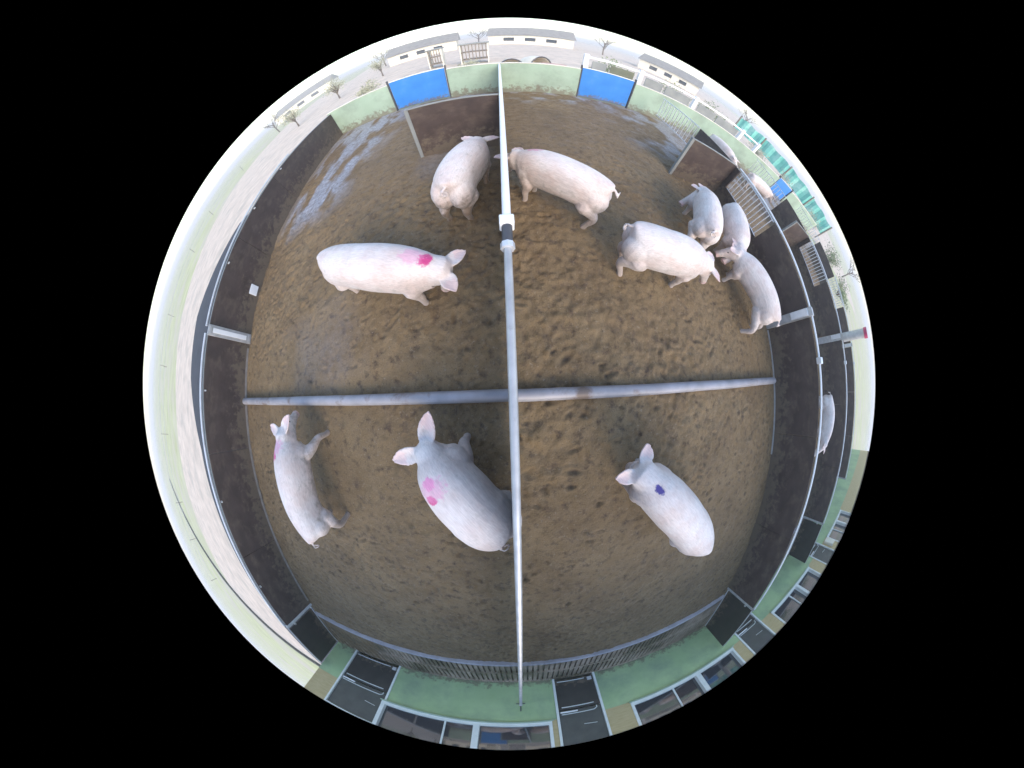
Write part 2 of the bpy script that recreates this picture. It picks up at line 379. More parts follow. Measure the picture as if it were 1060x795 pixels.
MB().tube([(cxm(.79), .785, 1.03), (cxm(.8), .825, 1.03)], .041, 8).build('ring', mt('steel_pale'), cp)
posts_at(cw, cxm(YK), (YK + .0,), 1.03, .05, 'steel')
# the partition's lower end piece over the slats
MB().tube([(cxm(YK), YK - .05, .78), (cxm(YG), YG + .03, .66)], .022, 12).build('end_rail', mt('steel'), cw, smooth=True)
e = MB().box(cxm(YG) - .012, cxm(YG) + .012, YG + .012, YG + .03, .5, .9, .004); e.box(cxm(YG) - .09, cxm(YG) + .09, YG + .012, YG + .04, .675, .695)
e.build('wall_bracket', mt('dark_rubber'), cw)

# right partition and its copies further out
def right_partition(x, label, detail=True):
    t = thing('partition_wall', label, 'partition', (x, 0, 0), 0, 'pen partitions')
    boards(t, YK + .3, .82, -.03, 1.0)
    boards(t, .98, 2.5, -.03, 1.0)
    boards(t, 2.5, 3.85, -.03, .42)
    boards(t, 3.85, 5.55, -.03, 1.0)
    for (a, b, n) in ((2.55, 3.8, 12), (5.6, 7.6, 13)):
        g = MB(); zb = .42 if a < 4 else .3
        for i in range(n):
            y = a + (b - a) * (i + .5) / n
            g.tube([(0, y, zb), (0, y, 1.0)], .011, 6)
        g.tube([(0, a, 1.0), (0, b, 1.0)], .014, 8); g.tube([(0, a, zb), (0, b, zb)], .014, 8)
        g.build('bar_grille', mt('steel_pale'), t, smooth=True)
    MB().tube([(0, YK + .3, 1.05), (0, 3.9, 1.05)], .022).build('top_rail', mt('white'), t, smooth=True)
    MB().tube([(.07, YK + .3, 1.03), (.07, 2.4, 1.03)], .017).build('second_rail', mt('steel_pale'), t, smooth=True)
    MB().box(-.045, .055, .83, .97, -.03, 1.09, .006).build('post', mt('steel'), t)
    MB().box(-.10, -.03, .84, .96, .62, 1.0, .01).build('latch_box', mt('steel_pale'), t)
    MB().box(-.035, .03, YK + .24, YK + .30, -.03, 1.06, .006).build('post', mt('steel'), t)
    MB().box(-.036, -.022, -1.4, .8, 0, .03).build('base_strip', mt('steel'), t)
    if detail:
        MB().box(-.05, .12, .1, .2, 1.0, 1.1, .01).build('rail_bracket', mt('steel_pale'), t)
    return t
rp = right_partition(XR, 'dark brown board partition with white rail right of the crowded pigs')
r3 = right_partition(X3, 'second dark partition out on the right, behind the lone far pig')
r4 = right_partition(X4, 'farthest dark partition on the right, next to the green field')
# tall round post beyond
tp = thing('round_post', 'thick grey round post with red cap at the far right rim', 'post', (X3, .84, 0))
MB().tube([(0, 0, 1.1), (0, 0, 1.95)], .13, 20).build('shaft', mt('steel'), tp, smooth=True)
MB().tube([(0, 0, 1.955), (0, 0, 2.09)], .15, 20).build('cap', mt('red'), tp, smooth=True)
MB().box(-.06, .06, -.06, .06, -.03, 1.1).build('foot', mt('steel'), tp)

# passage gates between kerb and barn
def gate(x, label):
    t = thing('passage_gate', label, 'gate', (x, YK, 0), 0, 'gates closing the slatted strip')
    MB().box(-.018, .018, -1.30, .20, .08, 1.0, .004).build('gate_panel', mt('board_black'), t)
    MB().tube([(0, -1.31, 1.02), (0, .24, 1.02)], .014, 8).build('gate_rail', mt('steel_pale'), t, smooth=True)
    MB().box(-.02, .02, -1.30, .22, .05, .078).build('bottom_edge', mt('steel_pale'), t)
    MB().box(-.05, .05, .205, .235, .75, .80).build('latch', mt('steel'), t)
gate(XL, 'black passage gate at the lower left end of the slatted strip')
gate(XR, 'black passage gate at the lower right corner of the middle pens')
gate(X3, 'black passage gate out on the right beyond the neighbouring pen')

# short screen walls standing in the upper part of the pens
def screen(x0, x1, y, label, side):
    t = thing('screen_wall', label, 'screen', ((x0 + x1) / 2, y, 0), 0, 'short screen walls in the pens')
    w = (x1 - x0) / 2
    MB().box(-w, w, -.02, .02, -.03, 1.02, .004).build('screen_panel', mt('board'), t)
    MB().box(-w - .06 if side < 0 else w, -w if side < 0 else w + .06, -.03, .03, -.03, 1.04, .005).build('post', mt('grey_panel'), t)
    MB().box(-w, w, -.028, .028, 1.021, 1.04, .004).build('edge_cap', mt('grey_panel'), t)
screen(-1.24, .05, 4.0, 'brown screen wall left of the white pipe, behind the upper left pig', -1)
screen(3.32, XR - .03, 4.0, 'brown screen wall at the upper right, touching the barred partition', -1)
screen(7.95, X3 - .03, 4.0, 'brown screen wall in the neighbouring pen at the upper right rim', -1)

# pipes lying across the mud floor
pipe_m = mat('muddy_pipe', (.34, .33, .35), (.46, .45, .48), 5, .5, metal=.15, bump=.1, bscale=30, c3=(.22, .17, .14), s3=2.5, t3=(.55, .66))
def floor_pipe(x0, y0, x1, y1, label):
    m = MB(); n = 24
    m.tube([(x0 + (x1 - x0) * i / n, y0 + (y1 - y0) * i / n + .0015 * math.sin(i * .7), .055 + .0015 * math.sin(i * 1.1)) for i in range(n + 1)], .058, 18)
    o = m.build('floor_pipe', pipe_m, smooth=True); tag(o, label, 'pipe', 'grey pipes across the floor')
floor_pipe(-4.84, .035, -.035, -.005, 'muddy grey pipe lying across the floor of the left pen')
floor_pipe(.04, -.015, 4.46, -.085, 'grey pipe lying across the floor of the right pen')

# ------------------------------------------------------------------ pale green wall along the top and its blue gates
tw = thing('low_wall', 'pale green low wall along the top edge of the pens, between the blue gates', 'wall', (0, YT, 0))
gates_x = [(-2.84, -1.20), (2.30, 3.93), (11.9, 13.4)]
edges = [XL - .12] + [e for g_ in gates_x for e in g_] + [X4 + 4]
for i in range(0, len(edges), 2):
    MB().box(edges[i], edges[i + 1], 0, .14, -.05, 1.05, .008).build('wall_section', mt('green_pale'), tw)
    MB().box(edges[i] + .002, edges[i + 1] - .002, -.012, .152, 1.051, 1.075, .004).build('wall_cap', mt('cream'), tw)
for i, (a, b) in enumerate(gates_x):
    lab = ['blue gate in the green wall at the upper left', 'blue gate in the green wall right of the white pipe',
           'farthest blue gate at the right end of the green wall'][i]
    t = thing('blue_gate', lab, 'gate', ((a + b) / 2, YT + .06, 0), 0, 'blue gates in the green wall')
    w = (b - a) / 2
    MB().box(-w + .05, w - .05, -.02, .02, .03, 1.12, .006).build('gate_sheet', mt('blue'), t)
    for s in (-1, 1): MB().box(s * w - .03 if s > 0 else s * w, s * w if s > 0 else s * w + .03, -.07, .04, -.03, 1.22, .004).build('gate_post', mt('dark_rubber'), t)
    MB().box(-w + .05, w - .05, -.03, .03, 1.121, 1.145, .004).build('top_edge', mt('white'), t)

# ------------------------------------------------------------------ barn
bn = thing('barn', 'long green painted barn with tan upper wall along the lower edge of the pens', 'barn', (0, YG, 0))
BX0, BX1, BD = XL + .02, 26, -13
doors = [(-4.15, -2.85), (.56, 1.50), (5.12, 6.04), (9.8, 10.85)]
wins = [(-2.94, .46), (2.02, 4.80), (6.5, 9.2), (11.5, 14.3)]
# lower and upper wall, cut open for doors and windows
def wall_run(z0, z1, holes, m, name):
    x = BX0
    for a, b in sorted(holes) + [(BX1, BX1)]:
        if a - x > .02: MB().box(x, a, -.22, 0, z0, z1).build(name, m, bn)
        x = b
wall_run(-.1, 1.20, doors, mt('green'), 'green_wall')
wall_run(1.201, 2.15, doors + wins, mt('beige'), 'upper_wall')
MB().box(BX0, BX1, -.22, 0, 2.151, 2.8).build('upper_wall', mt('beige'), bn)
MB().box(BX0, BX0 + .2, BD + .3, -.221, -.1, 2.8).build('end_wall', mt('green'), bn)
MB().box(BX1 - .2, BX1, BD + .3, -.221, -.1, 2.8).build('end_wall', mt('green'), bn)
MB().box(BX0, BX1, BD, BD + .22, -.1, 2.8).build('back_wall', mt('green'), bn)
rf = MB()
rf.add([(BX0 - .25, .45, 2.78), (BX1 + .25, .45, 2.78), (BX1 + .25, -6.5, 5.0), (BX0 - .25, -6.5, 5.0), (BX0 - .25, -13.5, 2.78), (BX1 + .25, -13.5, 2.78),
        (BX0 - .25, .45, 2.85), (BX1 + .25, .45, 2.85), (BX1 + .25, -6.5, 5.08), (BX0 - .25, -6.5, 5.08), (BX0 - .25, -13.5, 2.85), (BX1 + .25, -13.5, 2.85)],
       [(0, 1, 2, 3), (3, 2, 5, 4), (6, 9, 8, 7), (9, 10, 11, 8), (0, 6, 7, 1), (4, 5, 11, 10), (0, 3, 9, 6), (3, 4, 10, 9), (1, 7, 8, 2), (2, 8, 11, 5)])
rf.build('roof', mt('roof'), bn)
for xx in (BX0 + .0, BX1 - .2):
    gv = MB(); gv.add([(xx, -.22, 2.801), (xx, BD + .3, 2.801), (xx, -6.5, 4.75), (xx + .2, -.22, 2.801), (xx + .2, BD + .3, 2.801), (xx + .2, -6.5, 4.75)],
           [(0, 1, 2), (3, 5, 4), (0, 3, 4, 1), (1, 4, 5, 2), (2, 5, 3, 0)])
    gv.build('gable', mt('wood'), bn)
for a, b in doors:
    d = MB()
    d.box(a + .002, a + .05, -.18, .022, .03, 2.05); d.box(b - .05, b - .002, -.18, .022, .03, 2.05); d.box(a + .05, b - .05, -.18, .022, 2.0, 2.05)
    fr = d.build('door_frame', mt('frame'), bn)
    lo = MB().box(a + .055, b - .055, -.06, -.02, .09, .97, .005).build('lower_door', mt('board_black'), bn)
    MB().tube([(a + .12, .0, .90), (b - .18, .0, .90)], .013, 8).build('bar', mt('frame'), lo, smooth=True)
    MB().tube([(a + .10, .0, .14), (b - .25, .0, .14)], .012, 8).build('bar', mt('frame'), lo, smooth=True)
    MB().box(b - .19, b - .09, -.02, .02, .12, .22, .01).build('latch', mt('steel_pale'), lo)
    up = MB().box(a + .055, b - .055, -.06, -.02, 1.0, 1.98, .005).build('upper_door', mat('grey_door', (.045, .048, .045), (.07, .073, .068), 4, .5, bump=.1), bn)
    MB().tube([(a + .10, .0, 1.10), (b - .2, .0, 1.10), (b - .14, .0, 1.06), (b - .14, 0, 1.0)], .012, 8).build('handle', mt('frame'), up, smooth=True)
    MB().box(a + .08, a + .42, -.02, .012, 1.02, 1.06, .005).build('bolt', mt('white'), up)
    MB().tube([(b - .45, .0, 1.45), (b - .2, .0, 1.48)], .008, 6).build('bar', mt('frame'), up, smooth=True)
for wi, (a, b) in enumerate(wins):
    w = MB(); mid = a + (b - a) * .585
    w.box(a, b, -.2, .028, 1.24, 1.33); w.box(a, b, -.2, .018, 2.08, 2.149); w.box(a, a + .06, -.2, .02, 1.33, 2.08); w.box(b - .06, b, -.2, .02, 1.33, 2.08)
    w.box(mid - .06, mid + .06, -.2, .02, 1.33, 2.08)
    wf = w.build('window_frame', mt('frame'), bn)
    MB().box(a - .03, b + .03, .0285, .07, 1.205, 1.238, .004).build('sill', mt('green_pale'), wf)
    for (p, q) in ((a + .06, mid - .06), (mid + .06, b - .06)):
        MB().box(p, q, -.11, -.10, 1.33, 2.08).build('pane', mt('glass'), wf)
    # inner sliding sash
    s = MB(); xx = a + .06 + (b - a) * (.33 if wi % 2 else .38)
    s.box(xx, xx + .035, -.098, -.07, 1.33, 2.08)
    s.build('sash_bar', mt('frame'), wf)
# downpipe + small wall box on the far part, electric conduit
MB().box(11.0, 11.35, .0, .12, 1.25, 1.75, .02).build('junction_box', mt('cream'), bn)

# ------------------------------------------------------------------ pigs
def pig_material(name, marks, dirt=.35):
    """marks: list of (x, y, z, rx, ry, rz, colour, strength) sprayed on the back, in the pig's own metres"""
    m = bpy.data.materials.new(name); m.use_nodes = True; nt = m.node_tree; N = nt.nodes; L = nt.links; p = N['Principled BSDF']
    tc = N.new('ShaderNodeTexCoord')
    def noise(s, d=5, r=.6):
        n = N.new('ShaderNodeTexNoise'); n.inputs['Scale'].default_value = s; n.inputs['Detail'].default_value = d; n.inputs['Roughness'].default_value = r
        L.new(tc.outputs['Object'], n.inputs['Vector']); return n.outputs[0]
    r = N.new('ShaderNodeValToRGB'); r.color_ramp.elements[0].position = .35; r.color_ramp.elements[1].position = .68
    r.color_ramp.elements[0].color = (.66, .54, .50, 1); r.color_ramp.elements[1].color = (.80, .74, .72, 1)
    L.new(noise(4.5), r.inputs[0]); out = r.outputs[0]
    # mud smears: patches low on the legs and flanks
    sep = N.new('ShaderNodeSeparateXYZ'); L.new(tc.outputs['Object'], sep.inputs[0])
    mr = N.new('ShaderNodeMapRange'); L.new(sep.outputs[2], mr.inputs[0]); mr.inputs[1].default_value = .60; mr.inputs[2].default_value = .0; mr.inputs[3].default_value = -.06; mr.inputs[4].default_value = .36
    ad = N.new('ShaderNodeMath'); L.new(noise(9, 6, .7), ad.inputs[0]); L.new(mr.outputs[0], ad.inputs[1])
    m2 = N.new('ShaderNodeMapRange'); L.new(ad.outputs[0], m2.inputs[0]); m2.inputs[1].default_value = .50; m2.inputs[2].default_value = .75; m2.inputs[4].default_value = dirt * 1.8
    mx = N.new('ShaderNodeMix'); mx.data_type = 'RGBA'; L.new(m2.outputs[0], mx.inputs[0]); L.new(out, mx.inputs[6]); mx.inputs[7].default_value = (.26, .19, .14, 1); out = mx.outputs[2]
    ms_ = N.new('ShaderNodeMapRange'); L.new(noise(3.1, 8, .72), ms_.inputs[0]); ms_.inputs[1].default_value = .54; ms_.inputs[2].default_value = .74; ms_.inputs[4].default_value = dirt
    my = N.new('ShaderNodeMix'); my.data_type = 'RGBA'; L.new(ms_.outputs[0], my.inputs[0]); L.new(out, my.inputs[6]); my.inputs[7].default_value = (.44, .36, .30, 1); out = my.outputs[2]
    for (x, y, z, rx, ry, rz, c, st) in marks:
        mp = N.new('ShaderNodeMapping'); L.new(tc.outputs['Object'], mp.inputs[0])
        mp.vector_type = 'POINT'; mp.inputs['Location'].default_value = (-x / rx, -y / ry, -z / rz); mp.inputs['Scale'].default_value = (1 / rx, 1 / ry, 1 / rz)
        ln = N.new('ShaderNodeVectorMath'); ln.operation = 'LENGTH'; L.new(mp.outputs[0], ln.inputs[0])
        nz = N.new('ShaderNodeMath'); nz.operation = 'MULTIPLY_ADD'; L.new(noise(26, 6, .75), nz.inputs[0]); nz.inputs[1].default_value = 1.9; nz.inputs[2].default_value = -.95
        sm = N.new('ShaderNodeMath'); L.new(ln.outputs['Value'], sm.inputs[0]); L.new(nz.outputs[0], sm.inputs[1])
        k = N.new('ShaderNodeMapRange'); L.new(sm.outputs[0], k.inputs[0]); k.inputs[1].default_value = 1.05; k.inputs[2].default_value = .75; k.inputs[4].default_value = st
        x_ = N.new('ShaderNodeMix'); x_.data_type = 'RGBA'; L.new(k.outputs[0], x_.inputs[0]); L.new(out, x_.inputs[6]); x_.inputs[7].default_value = (*c, 1); out = x_.outputs[2]
    L.new(out, p.inputs['Base Color']); p.inputs['Roughness'].default_value = .6
    p.inputs['Subsurface Weight'].default_value = 0
    p.inputs['Sheen Weight'].default_value = .25
    hm = N.new('ShaderNodeMapping'); hm.inputs['Scale'].default_value = (14, 120, 60); L.new(tc.outputs['Object'], hm.inputs[0])
    hn = N.new('ShaderNodeTexNoise'); hn.inputs['Scale'].default_value = 1; hn.inputs['Detail'].default_value = 3; L.new(hm.outputs[0], hn.inputs['Vector'])
    hs = N.new('ShaderNodeMapRange'); L.new(hn.outputs[0], hs.inputs[0]); hs.inputs[1].default_value = .3; hs.inputs[2].default_value = .7; hs.inputs[3].default_value = .86; hs.inputs[4].default_value = 1.06
    hv = N.new('ShaderNodeVectorMath'); hv.operation = 'SCALE'; L.new(out, hv.inputs[0]); L.new(hs.outputs[0], hv.inputs['Scale']); L.new(hv.outputs[0], p.inputs['Base Color'])
    b = N.new('ShaderNodeBump'); b.inputs['Strength'].default_value = .5; b.inputs['Distance'].default_value = .008
    L.new(hn.outputs[0], b.inputs['Height']); L.new(b.outputs[0], p.inputs['Normal'])
    return m

def catmull(pts, t):
    n = len(pts) - 1; u = t * n; i = min(int(u), n - 1); f = u - i
    p0 = pts[max(i - 1, 0)] if i > 0 else pts[0] * 2 - pts[1]
    p1, p2 = pts[i], pts[i + 1]
    p3 = pts[i + 2] if i + 2 <= n else pts[n] * 2 - pts[n - 1]
    return .5 * ((2 * p1) + (p2 - p0) * f + (2 * p0 - 5 * p1 + 4 * p2 - p3) * f * f + (3 * p1 - p0 - 3 * p2 + p3) * f ** 3)

def make_pig(label, spine, snout, marks=(), girth=1.0, ears=(1, 1), feet=None, dirt=.35, tail=0, ear_spread=.7, group='pigs on the mud floor', eyes=True, head_k=1.0, taper=.12, ear_len=.19):
    """spine: ridge points rump..poll as (x, y, z_top); snout: tip of the nose (x, y, z)"""
    P = [Vector(p) for p in spine]
    c = (P[0] + P[-1]) / 2; head = P[-1] - P[0]; rz = math.atan2(head.y, head.x)
    inv = Matrix.Rotation(-rz, 3, 'Z')
    toL = lambda p: inv @ (Vector(p) - Vector((c.x, c.y, 0)))
    P = [toL(p) for p in P]; S = toL(snout)
    m = MB()
    NR, NS = 30, 22
    prof = [(0, .045, .07), (.035, .115, .15), (.10, .170, .205), (.20, .200, .232), (.36, .205, .235), (.52, .212, .242), (.68, .205, .24), (.80, .192, .228), (.90, .165, .20), (1, .130, .165)]
    def pr(t):
        for (a, w0, h0), (b, w1, h1) in zip(prof, prof[1:]):
            if t <= b:
                f = (t - a) / (b - a); f = f * f * (3 - 2 * f) if a > .1 else math.sqrt(max(f, 0)) * .5 + f * .5
                return w0 + (w1 - w0) * f, h0 + (h1 - h0) * f
        return prof[-1][1:]
    rings = []
    for i in range(NR + 1):
        t = i / NR; top = catmull(P, t); d = (catmull(P, min(t + .02, 1)) - catmull(P, max(t - .02, 0))); d.z *= .4; d.normalize()
        side = Vector((-d.y, d.x, 0)).normalized(); up = side.cross(d) * -1 if side.cross(d).z < 0 else side.cross(d)
        w, h = pr(t); w *= girth; h *= (girth * .4 + .6) * 1.06; w *= 1 + taper * (max(t - .35, 0) * -1.0 if t > .35 else .12)
        cen = top - Vector((0, 0, 1)) * h
        rings.append((cen, side, up, w, h, d))
    # neck and head continue along a bezier from the poll to the snout
    cen, side0, up0, w0, h0, d0 = rings[-1]
    H0 = cen + Vector((0, 0, .045)); dirh = (S - H0)
    hp = [(0.12, .118, .145), (.28, .112, .130), (.45, .100, .112), (.62, .075, .085), (.78, .058, .066), (.92, .052, .054), (1.0, .050, .048)]
    for (t, w, h) in hp:
        q = H0 * (1 - t) ** 2 + (H0 + d0 * .12 + Vector((0, 0, -.01))) * 2 * t * (1 - t) + S * t * t
        d = (S - H0).normalized() * (.4 + .6 * t) + d0 * (.6 * (1 - t)); d.normalize()
        side = Vector((-d.y, d.x, 0));
        side = side.normalized() if side.length > .05 else side0
        side = (side + side0 * .3).normalized(); up = side.cross(d).normalized(); up = -up if up.dot(up0) < 0 and t < .5 else up
        if up.z < -.2 and d.z > -.8: up = -up
        rings.append((q, side, up, w * girth ** .5 * head_k, h * girth ** .5 * head_k, d))
    hring = rings[NR + 2]; hr4 = rings[NR + 4]
    v = []; f = []
    for (q, side, up, w, h, d) in rings:
        for k in range(NS):
            a = 2 * math.pi * k / NS; ca, sa = math.cos(a), math.sin(a)
            # slightly boxy section, flatter on the back
            e = .86
            x = math.copysign(abs(ca) ** e, ca) * w; z = math.copysign(abs(sa) ** e, sa) * h
            v.append(q + side * x + up * z)
    for i in range(len(rings) - 1):
        for k in range(NS):
            a, b = i * NS + k, i * NS + (k + 1) % NS; f.append((a, b, b + NS, a + NS))
    f.append(tuple(range(NS))[::-1]); f.append(tuple(range((len(rings) - 1) * NS, len(rings) * NS)))
    m.add(v, f)
    # nose disc rim
    q, side, up, w, h, d = rings[-1]
    m.tube([q - d * .012, q + d * .012], .056 * girth ** .5, 14)
    # legs
    def at(t, lat):
        r = rings[int(t * NR)]; return r[0] + r[1] * lat * girth, r[5], r[1]
    fo = feet or {}
    for key, t, lat, hind in (('fl', .80, .115, 0), ('fr', .80, -.115, 0), ('hl', .14, .115, 1), ('hr', .14, -.115, 1)):
        dx, dy = fo.get(key, (0, 0))
        o, d, sd_ = at(t, lat); d = Vector((d.x, d.y, 0)).normalized()
        off = d * dx + sd_ * dy
        sg = 1 if lat > 0 else -1
        if hind:
            pts = [o + Vector((0, 0, .04)), o + d * .06 + sd_ * sg * .012 + Vector((0, 0, -.14)), o - d * .02 + off * .45, o - d * .085 + off * .7, o - d * .03 + off * .95, o + off]
            zs = [None, None, .30, .21, .085, .0]; rr = [.05, .118, .078, .047, .034, .040]
        else:
            pts = [o + Vector((0, 0, .0)), o - d * .01 + Vector((0, 0, -.13)), o - d * .02 + off * .4, o + d * .01 + off * .75, o + off * .95, o + d * .015 + off]
            zs = [None, None, .27, .185, .075, .0]; rr = [.05, .094, .066, .046, .033, .040]
        for i, z in enumerate(zs):
            if z is not None: pts[i] = Vector((pts[i].x, pts[i].y, z - .02))
        rr = [x * (girth ** .4) for x in rr]
        # refine with a spline
        N_ = 14; PP = [catmull(pts, i / N_) for i in range(N_ + 1)]
        RR = []
        for i in range(N_ + 1):
            u = i / N_ * (len(rr) - 1); j = min(int(u), len(rr) - 2); RR.append(rr[j] + (rr[j + 1] - rr[j]) * (u - j))
        m.tube(PP, RR, 12)
    # haunch and shoulder masses
    def blob(q, r, sx=1, sy=1, sz=1, d=Vector((1, 0, 0)), s=Vector((0, 1, 0))):
        n1, n2 = 8, 12; vv, ff = [], []
        for i in range(n1 + 1):
            th = math.pi * i / n1
            for k in range(n2):
                ph = 2 * math.pi * k / n2
                vv.append(q + d * (r * sx * math.sin(th) * math.cos(ph)) + s * (r * sy * math.sin(th) * math.sin(ph)) + Vector((0, 0, r * sz * math.cos(th))))
        for i in range(n1):
            for k in range(n2):
                a, b = i * n2 + k, i * n2 + (k + 1) % n2; ff.append((a, b, b + n2, a + n2))
        m.add(vv, ff)
    for lat in (1, -1):
        o, d, s = at(.15, lat * .085); blob(o + Vector((0, 0, -.03)), .15 * girth, 1.15, .85, 1.25, d, s)
        o, d, s = at(.80, lat * .080); blob(o + Vector((0, 0, -.04)), .13 * girth, 1.1, .85, 1.3, d, s)
    # jowls
    q, side, up, w, h, d = rings[NR + 1]
    blob(q - up * .05 , .105 * girth ** .5, 1.1, 1.15, .9, d, side)
    # ears: leaf shapes leaving the top sides of the head
    q, side, up, w, h, d = hring
    flat = Vector((d.x, d.y, 0)); flat = flat.normalized() if flat.length > .05 else Vector((d0.x, d0.y, 0)).normalized()
    hside = Vector((-flat.y, flat.x, 0)); extra = []
    for sg, on in ((1, ears[0]), (-1, ears[1])):
        if not on: continue
        base = q + side * sg * w * .62 + up * h * .72
        dirn = (flat * (1 - ear_spread * .45) + hside * sg * (.35 + ear_spread * .5) + Vector((0, 0, .12))).normalized()
        nrm = (Vector((0, 0, 1)) * 1.0 + hside * sg * -.45 + flat * -.35).normalized(); nrm = (nrm - dirn * nrm.dot(dirn)).normalized(); wid = dirn.cross(nrm)
        LL = ear_len * on; ec = base + dirn * LL * .65; extra.append((ec.x, ec.y, ec.z, .085, .085, .085, (.74, .50, .48), .55)); vv = []; ff = []; K = 9; J = 7
        for i in range(K + 1):
            t = i / K; hw = .070 * (math.sin(math.pi * min(1, .20 + .80 * t)) ** .75 if t < 1 else 0) + .003
            for j in range(J + 1):
                s = j / J * 2 - 1
                cup = -.022 * (1 - s * s) - .030 * t * t
                for zz in (0, 1):
                    vv.append(base + dirn * (LL * t - .02) + wid * (s * hw) + nrm * (cup + (zz - .5) * (.024 - .008 * t)))
        W = (J + 1) * 2
        for i in range(K):
            for j in range(J):
                a = i * W + j * 2; ff.append((a, a + 2, a + 2 + W, a + W)); ff.append((a + 1, a + 1 + W, a + 3 + W, a + 3))
            a = i * W; ff.append((a, a + W, a + W + 1, a + 1)); a = i * W + J * 2; ff.append((a, a + 1, a + 1 + W, a + W))
        for i in (0, K):
            for j in range(J): a = i * W + j * 2; ff.append((a, a + 1, a + 3, a + 2))
        m.add(vv, ff)
    extra.append((S.x, S.y, S.z, .07, .07, .07, (.70, .42, .40), .6))
    # curly tail
    q, side, up, w, h, d = rings[0]
    t0 = q + up * .045; pts = []
    for i in range(22):
        a = i / 21 * math.pi * 2.3; rad = .034
        pts.append(t0 - d * (.01 + .055 * min(1, i / 6) + .008 * i / 21) + side * (tail + rad * math.sin(a) * (1 if i > 2 else .3)) + Vector((0, 0, -.02 - .034 * (1 - math.cos(a)) )))
    m.tube(pts, [.017 - .0004 * i for i in range(22)], 8)
    # fuse into one skin
    me = bpy.data.meshes.new('pig_raw'); me.from_pydata([tuple(p) for p in m.v], [], m.f); me.update()
    bm = bmesh.new(); bm.from_mesh(me); bmesh.ops.recalc_face_normals(bm, faces=bm.faces); bm.to_mesh(me); bm.free()
    tmp = bpy.data.objects.new('pig_raw', me); col.objects.link(tmp)
    rm = tmp.modifiers.new('r', 'REMESH'); rm.mode = 'VOXEL'; rm.voxel_size = .0105; rm.use_smooth_shade = True
    s1 = tmp.modifiers.new('s', 'SMOOTH'); s1.factor = .5; s1.iterations = 9
    dg = bpy.context.evaluated_depsgraph_get(); out = bpy.data.meshes.new_from_object(tmp.evaluated_get(dg)); bpy.data.objects.remove(tmp); bpy.data.meshes.remove(me)
    out.name = 'pig'
    for pz in out.polygons: pz.use_smooth = True
    lm = list(extra)
    for (x, y, z, a_, b_, c_, cc, st) in marks:
        q = toL((x, y, z)); lm.append((q.x, q.y, z, a_, b_, c_, cc, st))
    out.materials.clear(); out.materials.append(pig_material('pig_skin', lm, dirt))
    o = bpy.data.objects.new('pig', out); col.objects.link(o); o.location = (c.x, c.y, 0); o.rotation_euler = (0, 0, rz)
    tag(o, label, 'pig', group)
    if eyes:
        q, side, up, w, h, d = hr4
        for sg in (1, -1):
            e = MB(); n1, n2 = 6, 8; vv, ff = [], []; ce = q + side * sg * w * .80 + up * h * .50; r = .013
            for i in range(n1 + 1):
                for k in range(n2):
                    th, ph = math.pi * i / n1, 2 * math.pi * k / n2; vv.append(ce + Vector((math.sin(th) * math.cos(ph), math.sin(th) * math.sin(ph), math.cos(th))) * r)
            for i in range(n1):
                for k in range(n2): a, b = i * n2 + k, i * n2 + (k + 1) % n2; ff.append((a, b, b + n2, a + n2))
            e.add(vv, ff); e.build('eye', mt('eye'), o, smooth=True)
    return o

PINK = (.62, .02, .20); FADE = (.80, .30, .50); BLUE = (.045, .03, .24)
make_pig('pig just left of the white pipe near the top, rump towards the middle',
         [(-.52, 1.96, .70), (-.45, 2.32, .77), (-.34, 2.72, .75), (-.27, 3.02, .66)], (-.20, 3.36, .25), girth=1.12, dirt=.6, ear_spread=1.0, ear_len=.24, taper=0)
make_pig('pig right of the white pipe near the top, its head hidden by the pipe',
         [(1.12, 1.94, .70), (.80, 2.12, .77), (.46, 2.38, .76), (.24, 2.54, .67)], (.12, 2.86, .20), girth=1.0, dirt=.35, marks=[(.38, 2.52, .76, .12, .09, .14, PINK, .55)])
make_pig('pig with one pink mark on its neck, facing right in the left pen',
         [(-1.92, 1.51, .68), (-1.44, 1.29, .75), (-0.96, 1.13, .75), (-0.58, 1.03, .66)], (-0.58, 1.06, .12), girth=1.04, ear_len=.19, dirt=.3,
         marks=[(-.60, 1.05, .70, .065, .075, .12, PINK, .95), (-.70, 1.09, .74, .12, .10, .12, FADE, .5)], ear_spread=.75)
make_pig('pig leftmost of the crowded group, side on, rump and curled tail to the left',
         [(1.17, 1.41, .70), (1.52, 1.31, .76), (1.88, 1.31, .74), (2.16, 1.29, .64)], (2.46, 1.25, .20), girth=1.02, dirt=.3)
make_pig('pig in the middle of the crowded group, upright in view with its head bent left',
         [(2.56, 1.78, .70), (2.78, 2.16, .76), (3.00, 2.54, .74), (3.10, 2.78, .66)], (2.74, 2.70, .18), girth=.98, dirt=.25)
make_pig('pig squeezed along the barred partition, partly hidden by its neighbours',
         [(3.92, 2.84, .70), (3.72, 2.48, .76), (3.52, 2.10, .74), (3.42, 1.88, .62)], (3.18, 1.70, .20), girth=1.0, dirt=.3)
make_pig('pig standing along the right partition, tail towards the lower right',
         [(3.72, .74, .70), (3.62, 1.10, .77), (3.46, 1.46, .74), (3.30, 1.68, .62)], (3.06, 1.80, .20), girth=.96, dirt=.3, feet={'hl': (-.12, .14), 'hr': (-.1, 0)})
